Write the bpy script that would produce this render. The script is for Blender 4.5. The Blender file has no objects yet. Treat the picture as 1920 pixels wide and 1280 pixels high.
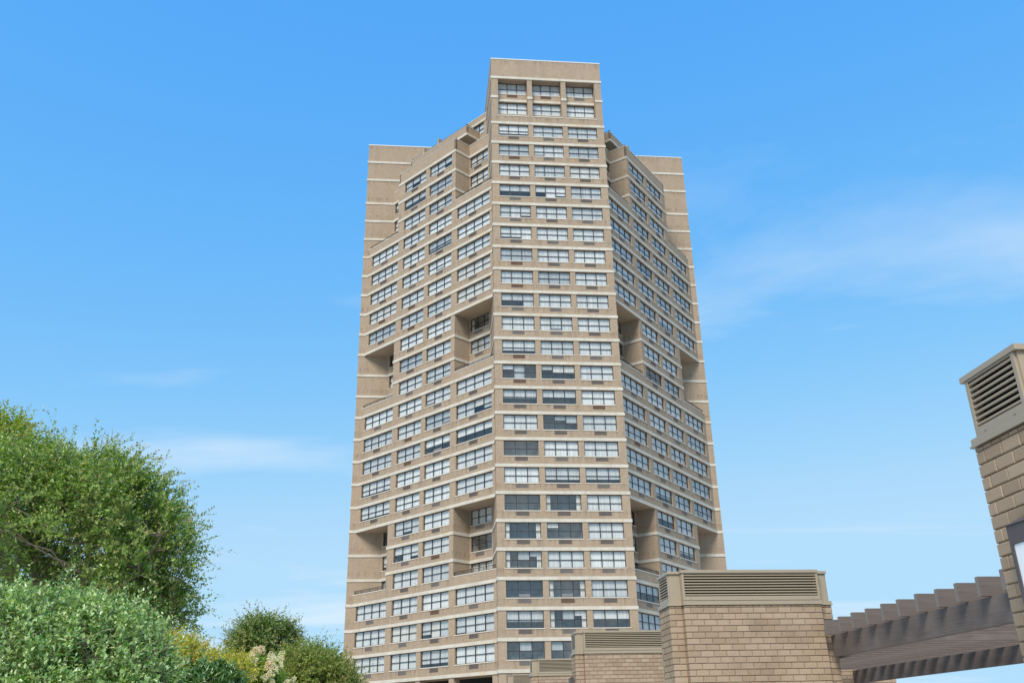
import bpy, bmesh, math, random
import numpy as np
from mathutils import Vector, Matrix
random.seed(7)
RNG = np.random.default_rng(7)
SC = bpy.context.scene
COL = SC.collection

# ------------------------------------------------------------------ camera
EYE = 1.70                                   # eye height above the plaza
CAM = np.array([-14.025, -87.643, EYE])
F_PX, PITCH, ROLL, YAW = 1711.93, math.radians(23.343), math.radians(-1.1935), math.radians(6.0157)
def cam_axes():
    cy, sy, cp, sp = math.cos(YAW), math.sin(YAW), math.cos(PITCH), math.sin(PITCH)
    fwd = np.array([sy*cp, cy*cp, sp]); right = np.array([cy, -sy, 0.0]); up = np.cross(right, fwd)
    cr, sr = math.cos(ROLL), math.sin(ROLL)
    return cr*right+sr*up, -sr*right+cr*up, fwd
AX = cam_axes()
cd = bpy.data.cameras.new('camera'); cam = bpy.data.objects.new('camera', cd); COL.objects.link(cam)
cd.sensor_width = 36.0; cd.lens = F_PX/1920*36.0; cd.clip_start = 0.1; cd.clip_end = 3000
m = Matrix.Identity(4)
for i in range(3):
    m[i][0], m[i][1], m[i][2], m[i][3] = AX[0][i], AX[1][i], -AX[2][i], CAM[i]
cam.matrix_world = m
SC.camera = cam
def at(px, py, y):
    """point on the ray through photo pixel (1920x1280), y metres in front of the camera along world +Y"""
    d = AX[0]*(px-960)/F_PX - AX[1]*(py-640)/F_PX + AX[2]
    return CAM + d*y/d[1]
def to_px(P):
    v = np.asarray(P, float)-CAM
    return 960+F_PX*(v@AX[0])/(v@AX[2]), 640-F_PX*(v@AX[1])/(v@AX[2])

# ------------------------------------------------------------------ sky and sun
SUN_AZ, SUN_EL = math.radians(205), math.radians(45)      # clockwise from +Y: behind the camera, to the left
world = bpy.data.worlds.new('World'); SC.world = world; world.use_nodes = True
nt = world.node_tree; N = nt.nodes; Lk = nt.links
bg = N['Background']; bg.inputs[1].default_value = 0.15
sky = N.new('ShaderNodeTexSky'); sky.sky_type = 'NISHITA'; sky.sun_disc = False
sky.sun_elevation = SUN_EL; sky.sun_rotation = SUN_AZ
sky.altitude = 0; sky.air_density = 0.8; sky.dust_density = 0.2; sky.ozone_density = 3.0
# camera-like colour response applied to the whole sky alike
sp = N.new('ShaderNodeSeparateColor'); Lk.new(sky.outputs[0], sp.inputs[0]); hsv = N.new('ShaderNodeCombineColor')
for i, (g_, k_) in enumerate(((1.26, 0.386), (0.51, 0.807), (0.06, 1.876))):
    pw_ = N.new('ShaderNodeMath'); pw_.operation = 'POWER'; pw_.inputs[1].default_value = g_; Lk.new(sp.outputs[i], pw_.inputs[0])
    ml_ = N.new('ShaderNodeMath'); ml_.operation = 'MULTIPLY'; ml_.inputs[1].default_value = k_; Lk.new(pw_.outputs[0], ml_.inputs[0]); mn_ = N.new('ShaderNodeMath'); mn_.operation = 'SMOOTH_MIN'; mn_.inputs[1].default_value = (0.938, 1.527, 2.063)[i]; mn_.inputs[2].default_value = 0.43; Lk.new(ml_.outputs[0], mn_.inputs[0]); Lk.new(mn_.outputs[0], hsv.inputs[i])
# thin high cloud, one layer over the whole sky, seen in perspective
tc = N.new('ShaderNodeTexCoord'); sep = N.new('ShaderNodeSeparateXYZ'); Lk.new(tc.outputs['Generated'], sep.inputs[0])
zc = N.new('ShaderNodeMath'); zc.operation = 'MAXIMUM'; zc.inputs[1].default_value = 0.02; Lk.new(sep.outputs[2], zc.inputs[0])
za = N.new('ShaderNodeMath'); za.operation = 'ADD'; za.inputs[1].default_value = 0.06; Lk.new(zc.outputs[0], za.inputs[0])
dv = []
for i in range(2):
    q = N.new('ShaderNodeMath'); q.operation = 'DIVIDE'; Lk.new(sep.outputs[i], q.inputs[0]); Lk.new(za.outputs[0], q.inputs[1]); dv.append(q)
cmb = N.new('ShaderNodeCombineXYZ'); Lk.new(dv[0].outputs[0], cmb.inputs[0]); Lk.new(dv[1].outputs[0], cmb.inputs[1])
mp = N.new('ShaderNodeMapping'); mp.inputs['Rotation'].default_value = (0, 0, math.radians(-12)); mp.inputs['Scale'].default_value = (0.55, 1.0, 1); mp.inputs['Location'].default_value = (13.4, 7.45, 0)
Lk.new(cmb.outputs[0], mp.inputs[0])
n1 = N.new('ShaderNodeTexNoise'); n1.inputs['Scale'].default_value = 0.8; n1.inputs['Detail'].default_value = 7; n1.inputs['Roughness'].default_value = 0.55; n1.inputs['Distortion'].default_value = 0.5
Lk.new(mp.outputs[0], n1.inputs['Vector'])
rmp = N.new('ShaderNodeMapRange'); rmp.inputs[1].default_value = 0.52; rmp.inputs[2].default_value = 0.74; rmp.inputs[3].default_value = 0; rmp.inputs[4].default_value = 0.75
Lk.new(n1.outputs['Fac'], rmp.inputs[0])
zf = N.new('ShaderNodeMapRange'); zf.inputs[1].default_value = 0.12; zf.inputs[2].default_value = 0.62; zf.inputs[3].default_value = 1.0; zf.inputs[4].default_value = 0.62; Lk.new(sep.outputs[2], zf.inputs[0])
cf = N.new('ShaderNodeMath'); cf.operation = 'MULTIPLY'; Lk.new(rmp.outputs[0], cf.inputs[0]); Lk.new(zf.outputs[0], cf.inputs[1])
mixc = N.new('ShaderNodeMix'); mixc.data_type = 'RGBA'
Lk.new(cf.outputs[0], mixc.inputs['Factor']); Lk.new(hsv.outputs[0], mixc.inputs['A']); mixc.inputs['B'].default_value = (1.661, 1.876, 2.063, 1)
Lk.new(mixc.outputs['Result'], bg.inputs[0])

sd = bpy.data.lights.new('sun', 'SUN'); sun = bpy.data.objects.new('sun', sd); COL.objects.link(sun)
sd.energy = 1.4; sd.angle = math.radians(25); sd.color = (1.0, 0.95, 0.87)
sdir = Vector((math.sin(SUN_AZ)*math.cos(SUN_EL), math.cos(SUN_AZ)*math.cos(SUN_EL), math.sin(SUN_EL)))
sun.rotation_euler = sdir.to_track_quat('Z', 'Y').to_euler(); sun.location = (0, 0, 120)
SC.view_settings.view_transform = 'Standard'; SC.view_settings.look = 'None'
SC.view_settings.exposure = 1.7; SC.view_settings.gamma = 1.0; SC.view_settings.use_curve_mapping = False
SC.render.engine = 'CYCLES'; SC.cycles.use_denoising = True
SC.cycles.max_bounces = 8; SC.cycles.transparent_max_bounces = 12

# ------------------------------------------------------------------ helpers
class MB:
    """collects quads / boxes with uv in metres, then links ONE mesh object"""
    def __init__(s): s.v = []; s.f = []; s.uv = []
    def quad(s, a, b, c, d, uv=None):
        i = len(s.v); s.v += [tuple(a), tuple(b), tuple(c), tuple(d)]; s.f.append((i, i+1, i+2, i+3))
        s.uv += uv if uv else [(0, 0), (1, 0), (1, 1), (0, 1)]
    def poly(s, pts):
        i = len(s.v); s.v += [tuple(p) for p in pts]; s.f.append(tuple(range(i, i+len(pts))))
        s.uv += [(p[0], p[1]) for p in pts]
    def box(s, O, ex, ey, ez):
        """box from corner O with edge vectors; outward normals need ex x ey . ez > 0"""
        O, ex, ey, ez = [np.asarray(q, float) for q in (O, ex, ey, ez)]
        lx, ly, lz = [float(np.linalg.norm(q)) for q in (ex, ey, ez)]
        u0 = random.random()*3
        P = [O, O+ex, O+ex+ey, O+ey, O+ez, O+ex+ez, O+ex+ey+ez, O+ey+ez]
        def uv(a, b): return [(u0, 0), (u0+a, 0), (u0+a, b), (u0, b)]
        s.quad(P[3], P[2], P[1], P[0], uv(lx, ly)); s.quad(P[4], P[5], P[6], P[7], uv(lx, ly))
        s.quad(P[0], P[1], P[5], P[4], uv(lx, lz)); s.quad(P[2], P[3], P[7], P[6], uv(lx, lz))
        s.quad(P[1], P[2], P[6], P[5], uv(ly, lz)); s.quad(P[3], P[0], P[4], P[7], uv(ly, lz))
    def abox(s, x0, x1, y0, y1, z0, z1): s.box((x0, y0, z0), (x1-x0, 0, 0), (0, y1-y0, 0), (0, 0, z1-z0))
    def mesh(s, name, mat, bevel=0):
        me = bpy.data.meshes.new(name); me.from_pydata(s.v, [], s.f)
        ul = me.uv_layers.new(name='UVMap'); ul.data.foreach_set('uv', np.array(s.uv, 'f').ravel())
        if mat: me.materials.append(mat)
        me.update(); return me
    def build(s, name, mat, parent=None, **kw): return link(name, s.mesh(name, mat), parent, **kw)
def link(name, data, parent=None, loc=None, rot=None, **props):
    o = bpy.data.objects.new(name, data); COL.objects.link(o)
    if parent is not None: o.parent = parent
    if loc is not None: o.location = loc
    if rot is not None: o.rotation_euler = rot
    for k, v in props.items(): o[k] = v
    return o
def thing(name, label, cat, loc=(0, 0, 0), group=None):
    o = link(name, None, None, loc); o['label'] = label; o['category'] = cat; o.empty_display_size = 0.3
    if group: o['group'] = group
    return o

# ------------------------------------------------------------------ materials
def new_mat(name):
    mt = bpy.data.materials.new(name); mt.use_nodes = True
    return mt, mt.node_tree.nodes, mt.node_tree.links, mt.node_tree.nodes['Principled BSDF']
def node(N, t, **kw):
    n = N.new(t)
    for k, v in kw.items():
        if k.startswith('_'): setattr(n, k[1:], v)
        else: n.inputs[k.replace('__', ' ')].default_value = v
    return n
def mixrgb(N, Lk, a, b, fac, mode='MIX'):
    n = N.new('ShaderNodeMix'); n.data_type = 'RGBA'; n.blend_type = mode
    for s, v in (('A', a), ('B', b), ('Factor', fac)):
        if hasattr(v, 'links') or hasattr(v, 'is_linked'): Lk.new(v, n.inputs[s])
        elif s == 'Factor': n.inputs[s].default_value = v
        else: n.inputs[s].default_value = (*v, 1)
    return n.outputs['Result']
def simple(name, col, rough=0.6, var=0.08, scale=3.0, metal=0.0, spec=0.5, coord='Object', bump=0.0):
    mt, N, Lk, b = new_mat(name)
    tc = N.new('ShaderNodeTexCoord')
    nz = node(N, 'ShaderNodeTexNoise', Scale=scale, Detail=6.0, Roughness=0.6); Lk.new(tc.outputs[coord], nz.inputs['Vector'])
    c = mixrgb(N, Lk, [q*(1-var) for q in col], [min(1, q*(1+var)) for q in col], nz.outputs['Fac'])
    Lk.new(c, b.inputs['Base Color']); b.inputs['Roughness'].default_value = rough; b.inputs['Metallic'].default_value = metal
    b.inputs['Specular IOR Level'].default_value = spec
    if bump:
        bp = node(N, 'ShaderNodeBump', Strength=bump, Distance=0.01); Lk.new(nz.outputs['Fac'], bp.inputs['Height']); Lk.new(bp.outputs[0], b.inputs['Normal'])
    return mt
def uv_streak(N, Lk, su, sv, detail=4.0, off=0.0):
    uvn = N.new('ShaderNodeUVMap'); mp = node(N, 'ShaderNodeMapping', Scale=(su, sv, 1), Location=(off, off*.7, 0)); Lk.new(uvn.outputs[0], mp.inputs[0])
    nz = node(N, 'ShaderNodeTexNoise', Scale=1.0, Detail=detail, Roughness=0.6); Lk.new(mp.outputs[0], nz.inputs['Vector'])
    return nz.outputs['Fac']
def ramp(N, Lk, src, a, b, lo=0.0, hi=1.0):
    r = N.new('ShaderNodeMapRange'); r.inputs[1].default_value = a; r.inputs[2].default_value = b; r.inputs[3].default_value = lo; r.inputs[4].default_value = hi
    Lk.new(src, r.inputs[0]); return r.outputs[0]
def brick_mat():
    mt, N, Lk, b = new_mat('tan_brick')
    uvn = N.new('ShaderNodeUVMap')
    br = node(N, 'ShaderNodeTexBrick', Scale=1.0); br.offset = 0.5
    br.inputs['Brick Width'].default_value = 0.30; br.inputs['Row Height'].default_value = 0.10; br.inputs['Mortar Size'].default_value = 0.008; br.inputs['Mortar Smooth'].default_value = 0.2
    br.inputs['Color1'].default_value = (0.318, 0.236, 0.163, 1); br.inputs['Color2'].default_value = (0.378, 0.286, 0.199, 1); br.inputs['Mortar'].default_value = (0.265, 0.200, 0.145, 1)
    Lk.new(uvn.outputs[0], br.inputs['Vector'])
    big = uv_streak(N, Lk, 0.25, 0.25); c = mixrgb(N, Lk, br.outputs['Color'], (0.290, 0.222, 0.160), ramp(N, Lk, big, .40, .66, 0, .3))
    st = uv_streak(N, Lk, 1.6, 0.22, off=4.0); c = mixrgb(N, Lk, c, (0.225, 0.170, 0.122), ramp(N, Lk, st, .50, .74, 0, .35))
    ef = uv_streak(N, Lk, 0.7, 0.7, off=9.0, detail=8); c = mixrgb(N, Lk, c, (0.46, 0.375, 0.29), ramp(N, Lk, ef, .54, .74, 0, .22))
    # run-off marks below the sills: masked to the spandrel of each 2.75 m storey
    su = N.new('ShaderNodeSeparateXYZ'); Lk.new(uvn.outputs[0], su.inputs[0])
    ph = N.new('ShaderNodeMath'); ph.operation = 'MULTIPLY_ADD'; ph.inputs[1].default_value = 1/2.75; ph.inputs[2].default_value = -7.267/2.75; Lk.new(su.outputs[1], ph.inputs[0])
    fr_ = N.new('ShaderNodeMath'); fr_.operation = 'FRACT'; Lk.new(ph.outputs[0], fr_.inputs[0])
    lo = ramp(N, Lk, fr_.outputs[0], .02, .26, .15, 1.0); hi = ramp(N, Lk, fr_.outputs[0], .27, .30, 1.0, 0.0)
    mk = N.new('ShaderNodeMath'); mk.operation = 'MULTIPLY'; Lk.new(lo, mk.inputs[0]); Lk.new(hi, mk.inputs[1])
    sn = uv_streak(N, Lk, 3.2, 0.25, off=2.3); m2 = N.new('ShaderNodeMath'); m2.operation = 'MULTIPLY'; Lk.new(ramp(N, Lk, sn, .46, .66), m2.inputs[0]); Lk.new(mk.outputs[0], m2.inputs[1])
    c = mixrgb(N, Lk, c, (0.175, 0.125, 0.085), ramp(N, Lk, m2.outputs[0], 0, 1, 0, .7))
    rn = uv_streak(N, Lk, 0.45, 0.12, off=14.0); m3 = N.new('ShaderNodeMath'); m3.operation = 'MULTIPLY'; Lk.new(ramp(N, Lk, rn, .58, .68), m3.inputs[0]); Lk.new(m2.outputs[0], m3.inputs[1])
    c = mixrgb(N, Lk, c, (0.42, 0.20, 0.07), ramp(N, Lk, m3.outputs[0], 0, 1, 0, .8))
    Lk.new(c, b.inputs['Base Color']); b.inputs['Roughness'].default_value = 0.9; b.inputs['Specular IOR Level'].default_value = 0.2
    return mt
def band_mat():
    mt, N, Lk, b = new_mat('cast_stone')
    a = uv_streak(N, Lk, 0.6, 1.2); c = mixrgb(N, Lk, (0.54, 0.492, 0.415), (0.45, 0.405, 0.335), ramp(N, Lk, a, .4, .7))
    st = uv_streak(N, Lk, 2.0, 0.15, off=3.0); c = mixrgb(N, Lk, c, (0.40, 0.35, 0.28), ramp(N, Lk, st, .50, .74, 0, .75))
    rs = uv_streak(N, Lk, 0.35, 0.05, off=7.7); rs2 = uv_streak(N, Lk, 5.0, 0.3, off=1.7)
    mu = N.new('ShaderNodeMath'); mu.operation = 'MULTIPLY'; Lk.new(ramp(N, Lk, rs, .52, .64), mu.inputs[0]); Lk.new(ramp(N, Lk, rs2, .40, .65), mu.inputs[1])
    c = mixrgb(N, Lk, c, (0.50, 0.31, 0.12), ramp(N, Lk, mu.outputs[0], 0, 1, 0, .6))
    Lk.new(c, b.inputs['Base Color']); b.inputs['Roughness'].default_value = 0.85; b.inputs['Specular IOR Level'].default_value = 0.25
    return mt
def glass_mat():
    mt = bpy.data.materials.new('window_glass'); mt.use_nodes = True; N = mt.node_tree.nodes; Lk = mt.node_tree.links; N.clear()
    out = N.new('ShaderNodeOutputMaterial'); tr = N.new('ShaderNodeBsdfTransparent'); tr.inputs[0].default_value = (0.955, 0.97, 0.97, 1)
    gl = N.new('ShaderNodeBsdfGlossy'); gl.inputs['Roughness'].default_value = 0.02; gl.inputs[0].default_value = (0.95, 0.97, 1, 1)
    tc = N.new('ShaderNodeTexCoord'); nz = node(N, 'ShaderNodeTexNoise', Scale=1.1, Detail=1.0)
    oi = N.new('ShaderNodeObjectInfo'); ad = N.new('ShaderNodeVectorMath'); ad.operation = 'ADD'; Lk.new(tc.outputs['Object'], ad.inputs[0]); Lk.new(oi.outputs['Location'], ad.inputs[1]); Lk.new(ad.outputs[0], nz.inputs['Vector'])
    bp = node(N, 'ShaderNodeBump', Strength=0.25, Distance=0.02); Lk.new(nz.outputs['Fac'], bp.inputs['Height']); Lk.new(bp.outputs[0], gl.inputs['Normal'])
    lw = N.new('ShaderNodeLayerWeight'); pf = N.new('ShaderNodeMath'); pf.operation = 'POWER'; pf.inputs[1].default_value = 6.0; Lk.new(lw.outputs['Facing'], pf.inputs[0])
    fr = N.new('ShaderNodeMath'); fr.operation = 'MULTIPLY_ADD'; fr.inputs[1].default_value = 0.45; fr.inputs[2].default_value = 0.10; Lk.new(pf.outputs[0], fr.inputs[0]); mx = N.new('ShaderNodeMixShader')
    Lk.new(fr.outputs[0], mx.inputs[0]); Lk.new(tr.outputs[0], mx.inputs[1]); Lk.new(gl.outputs[0], mx.inputs[2]); Lk.new(mx.outputs[0], out.inputs[0])
    return mt
def block_mat():
    mt, N, Lk, b = new_mat('speckled_block')
    tc = N.new('ShaderNodeTexCoord'); oi = N.new('ShaderNodeObjectInfo')
    nz = node(N, 'ShaderNodeTexNoise', Scale=190.0, Detail=2.0, Roughness=0.7)
    ad = N.new('ShaderNodeVectorMath'); ad.operation = 'ADD'; Lk.new(tc.outputs['Object'], ad.inputs[0]); Lk.new(oi.outputs['Location'], ad.inputs[1]); Lk.new(ad.outputs[0], nz.inputs['Vector'])
    base = mixrgb(N, Lk, (0.300, 0.214, 0.142), (0.385, 0.286, 0.198), oi.outputs['Random'])
    c = mixrgb(N, Lk, base, (0.13, 0.09, 0.062), ramp(N, Lk, nz.outputs['Fac'], .58, .72, 0, .75))
    n2 = node(N, 'ShaderNodeTexNoise', Scale=260.0, Detail=1.0); Lk.new(ad.outputs[0], n2.inputs['Vector'])
    c = mixrgb(N, Lk, c, (0.50, 0.40, 0.30), ramp(N, Lk, n2.outputs['Fac'], .62, .74, 0, .6))
    n3 = node(N, 'ShaderNodeTexNoise', Scale=1.6, Detail=5.0); Lk.new(ad.outputs[0], n3.inputs['Vector'])
    c = mixrgb(N, Lk, c, (0.19, 0.13, 0.088), ramp(N, Lk, n3.outputs['Fac'], .52, .75, 0, .5))
    Lk.new(c, b.inputs['Base Color']); b.inputs['Roughness'].default_value = 0.92; b.inputs['Specular IOR Level'].default_value = 0.2
    bp = node(N, 'ShaderNodeBump', Strength=0.5, Distance=0.003); Lk.new(nz.outputs['Fac'], bp.inputs['Height']); Lk.new(bp.outputs[0], b.inputs['Normal'])
    return mt
def wood_mat():
    mt, N, Lk, b = new_mat('stained_timber')
    tc = N.new('ShaderNodeTexCoord'); oi = N.new('ShaderNodeObjectInfo')
    uvn = N.new('ShaderNodeUVMap'); ad = N.new('ShaderNodeVectorMath'); ad.operation = 'ADD'; Lk.new(uvn.outputs[0], ad.inputs[0]); Lk.new(oi.outputs['Location'], ad.inputs[1])
    mp = node(N, 'ShaderNodeMapping', Scale=(2.0, 55.0, 1)); Lk.new(ad.outputs[0], mp.inputs[0])
    gr = node(N, 'ShaderNodeTexNoise', Scale=1.0, Detail=7.0, Roughness=0.65, Distortion=0.4); Lk.new(mp.outputs[0], gr.inputs['Vector'])
    c = mixrgb(N, Lk, (0.085, 0.063, 0.053), (0.160, 0.123, 0.104), ramp(N, Lk, gr.outputs['Fac'], .25, .75))
    mp2 = node(N, 'ShaderNodeMapping', Scale=(1.2, 2.0, 1)); Lk.new(ad.outputs[0], mp2.inputs[0])
    n2 = node(N, 'ShaderNodeTexNoise', Scale=1.0, Detail=5.0); Lk.new(mp2.outputs[0], n2.inputs['Vector'])
    c = mixrgb(N, Lk, c, (0.225, 0.182, 0.160), ramp(N, Lk, n2.outputs['Fac'], .45, .75, 0, .7))
    Lk.new(c, b.inputs['Base Color']); b.inputs['Roughness'].default_value = 0.75
    bp = node(N, 'ShaderNodeBump', Strength=0.3, Distance=0.003); Lk.new(gr.outputs['Fac'], bp.inputs['Height']); Lk.new(bp.outputs[0], b.inputs['Normal'])
    return mt
def leaf_mat(name, dark, light, tip, rough=0.45, trans=0.35, spec=0.5, back=None):
    """dark..light by leaf, 'tip' where the crown mesh carries a high tint value"""
    mt = bpy.data.materials.new(name); mt.use_nodes = True; N = mt.node_tree.nodes; Lk = mt.node_tree.links
    b = N['Principled BSDF']; out = N['Material Output']
    g = N.new('ShaderNodeNewGeometry'); at_ = N.new('ShaderNodeAttribute'); at_.attribute_name = 'tint'
    c = mixrgb(N, Lk, dark, light, g.outputs['Random Per Island'])
    c = mixrgb(N, Lk, c, tip, at_.outputs['Fac'])
    if back: c = mixrgb(N, Lk, c, back, g.outputs['Backfacing'])
    Lk.new(c, b.inputs['Base Color']); b.inputs['Roughness'].default_value = rough; b.inputs['Specular IOR Level'].default_value = spec
    t = N.new('ShaderNodeBsdfTranslucent'); c2 = mixrgb(N, Lk, c, (1.0, 1.0, 0.35), 1.0, 'MULTIPLY'); Lk.new(c2, t.inputs[0])
    mx = N.new('ShaderNodeMixShader'); mx.inputs[0].default_value = trans
    Lk.new(b.outputs[0], mx.inputs[1]); Lk.new(t.outputs[0], mx.inputs[2]); Lk.new(mx.outputs[0], out.inputs[0])
    return mt
M = dict(
    brick=brick_mat(), band=band_mat(), glass=glass_mat(), block=block_mat(), wood=wood_mat(),
    frame=simple('bronze_frame', (0.030, 0.026, 0.024), 0.45, .2, 2),
    sill=simple('stone_sill', (0.56, 0.50, 0.42), .8, .12, 1.5),
    grille=simple('bronze_grille', (0.125, 0.098, 0.080), .6, .3, 1.2), grille2=simple('grey_grille', (0.165, 0.138, 0.118), .6, .3, 1.2), grille3=simple('rusty_grille', (0.135, 0.075, 0.045), .7, .4, 2.0),
    coping=simple('coping_stone', (0.55, 0.50, 0.43), .8, .1, .8),
    soffit=simple('stucco_soffit', (0.38, 0.285, 0.195), .9, .08, .5),
    rail=simple('iron_rail', (0.035, 0.030, 0.028), .5, .1, 1),
    roof=simple('roof_membrane', (0.30, 0.29, 0.27), .9, .1, .3),
    trim=simple('metal_trim', (0.60, 0.57, 0.52), .5, .06, .6),
    metal=simple('tan_metal', (0.325, 0.26, 0.182), .42, .07, 2.5, spec=.5),
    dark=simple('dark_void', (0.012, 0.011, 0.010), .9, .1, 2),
    mortar=simple('block_mortar', (0.290, 0.208, 0.142), .95, .15, 6),
    bronze=simple('lantern_bronze', (0.085, 0.062, 0.056), .45, .12, 6),
    acrylic=simple('lantern_acrylic', (0.78, 0.78, 0.80), .35, .02, 3),
    ground=simple('plaza_paving', (0.47, 0.43, 0.37), .9, .15, .4),
    lit_grain=simple('lit_end_grain', (0.20, 0.172, 0.155), .85, .2, 14),  # end grain made paler: sunlight on the rafter tips put into the colour
    bark=simple('grey_bark', (0.26, 0.205, 0.155), .9, .35, 9, bump=.6),
    unit=simple('appliance_grey', (0.16, 0.16, 0.165), .6, .25, 4),
)
def blind_mat(name, col):
    mt, N, Lk, b = new_mat(name); tc = N.new('ShaderNodeTexCoord'); oi = N.new('ShaderNodeObjectInfo'); ad = N.new('ShaderNodeVectorMath'); ad.operation = 'ADD'
    Lk.new(tc.outputs['Object'], ad.inputs[0]); Lk.new(oi.outputs['Location'], ad.inputs[1])
    mp = node(N, 'ShaderNodeMapping', Scale=(9.0, 9.0, 0.35)); Lk.new(ad.outputs[0], mp.inputs[0])
    nz = node(N, 'ShaderNodeTexNoise', Scale=1.0, Detail=3.0); Lk.new(mp.outputs[0], nz.inputs['Vector'])
    c = mixrgb(N, Lk, [q*.78 for q in col], [q*1.14 for q in col], ramp(N, Lk, nz.outputs['Fac'], .3, .7))
    Lk.new(c, b.inputs['Base Color']); b.inputs['Roughness'].default_value = .85; return mt
BLIND = [blind_mat('blind_%d' % i, c) for i, c in enumerate([(0.64, 0.625, 0.59), (0.555, 0.545, 0.52), (0.47, 0.47, 0.455), (0.58, 0.54, 0.475), (0.37, 0.38, 0.375)])]
ROOM = [simple('room_%d' % i, c, .9, .75, 1.7, coord='Object') for i, c in enumerate([(0.34, 0.33, 0.30), (0.24, 0.25, 0.25), (0.42, 0.38, 0.33)])]  # strong mottling stands in for varied reflections in the dark panes

# ------------------------------------------------------------------ ground
g = MB(); g.quad((-700, -400, 0), (700, -400, 0), (700, 900, 0), (-700, 900, 0), [(0, 0), (1, 0), (1, 1), (0, 1)])
g.build('ground', M['ground'], kind='structure')

# ------------------------------------------------------------------ the tower
HW, TH = 6.639, math.radians(50.16)
CT, ST = math.cos(TH), math.sin(TH)
Y0, YW, XW, REC = 1.10, 18.755, 22.076, 2.28
FH = 2.75
Z24 = 5.567+EYE
def Z(k):
    if k >= 2: return Z24+FH*(24-k)
    return Z24+FH*22+3.715+(2.859 if k < 1 else 0)+(2.582 if k < 0 else 0)
def Lp(t, inn=0.0, s=-1):
    """plan point on the left (s=-1) or right (s=1) slanting face: t metres from the front bay, inn metres inside"""
    return np.array([s*(HW+CT*t-ST*inn), Y0+ST*t+CT*inn])
T1, T2 = 6.20, 17.05
TC = (YW-Y0)/ST
BACKT = lambda inn: -inn*ST/CT*-1            # t where the inner plane meets x = HW
def outline(kind):
    """left half plan, from the far wing to the front corner: list of (point, tag of the segment that starts here)"""
    if kind == 'full':
        pts = [((-XW, YW), 'wing'), (Lp(TC), 'L_full'), (Lp(0), 'ret'), ((-HW, 0.0), 'F')]
    elif kind == 'recess':
        tb = REC*ST/CT
        pts = [((-XW, YW), 'wing'), (Lp(TC-REC*CT/ST, REC), 'back4'), (Lp(T2, REC), 'side4'), (Lp(T2), 'bay'), (Lp(T1), 'side1'),
               (Lp(T1, REC), 'back1'), (Lp(tb, REC), 'ret'), ((-HW, 0.0), 'F')]
    else:
        inn = 4.4; tb = inn*ST/CT
        pts = [((-XW, YW), 'wing'), (Lp(TC-inn*CT/ST, inn), 'pent'), (Lp(tb, inn), 'ret'), ((-HW, 0.0), 'F')]
    left = [(np.array(p, float), tg) for p, tg in pts]
    # mirror
    P = [p for p, _ in left]; tags = [t_ for _, t_ in left]
    R = [np.array([-p[0], p[1]]) for p in P[::-1]]
    rt = [t_+'_r' for t_ in tags[:-1]][::-1]
    allp = P+R; allt = tags+rt+['end']
    allp.append(np.array([XW, 46.0])); allt[-1] = 'flank'; allp.append(np.array([-XW, 46.0])); allt += ['rear', 'flank']
    return allp, allt                       # closed loop
tower = thing('apartment_tower', 'tall tan brick apartment tower with pale stone bands and notched slanting sides', 'building', (0, 10, 0))
TO = Vector((0, 10, 0))
def tpart(mb, name, mat, **kw):
    o = mb.build(name, mat, tower, **kw); o.matrix_parent_inverse = Matrix.Translation(-TO); return o
wall = MB()
def face(mb, A, B, z0, z1, opens=(), depth=0.32):
    """wall sheet from plan A to B with rectangular openings (u0,u1,za,zb) and their reveals"""
    A = np.asarray(A); B = np.asarray(B); L = float(np.linalg.norm(B-A)); d = (B-A)/L; n = np.array([d[1], -d[0]])
    uo = (A[0]*3.1+A[1]*1.7) % 7
    def P(u, z, off=0.0): q = A+d*u-n*off; return (q[0], q[1], z)
    us = sorted({0.0, L, *[o[0] for o in opens], *[o[1] for o in opens]}); zs = sorted({z0, z1, *[o[2] for o in opens], *[o[3] for o in opens]})
    for i in range(len(us)-1):
        for j in range(len(zs)-1):
            um, zm = (us[i]+us[i+1])/2, (zs[j]+zs[j+1])/2
            if any(o[0] < um < o[1] and o[2] < zm < o[3] for o in opens): continue
            mb.quad(P(us[i], zs[j]), P(us[i+1], zs[j]), P(us[i+1], zs[j+1]), P(us[i], zs[j+1]),
                    [(uo+us[i], zs[j]), (uo+us[i+1], zs[j]), (uo+us[i+1], zs[j+1]), (uo+us[i], zs[j+1])])
    for (a, b, za, zb) in opens:
        D = depth
        mb.quad(P(a, za), P(a, zb), P(a, zb, D), P(a, za, D), [(0, za), (0, zb), (D, zb), (D, za)])
        mb.quad(P(b, zb), P(b, za), P(b, za, D), P(b, zb, D), [(0, zb), (0, za), (D, za), (D, zb)])
        mb.quad(P(a, zb), P(b, zb), P(b, zb, D), P(a, zb, D), [(a, 0), (b, 0), (b, D), (a, D)])
        mb.quad(P(b, za), P(a, za), P(a, za, D), P(b, za, D), [(b, 0), (a, 0), (a, D), (b, D)])

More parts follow.
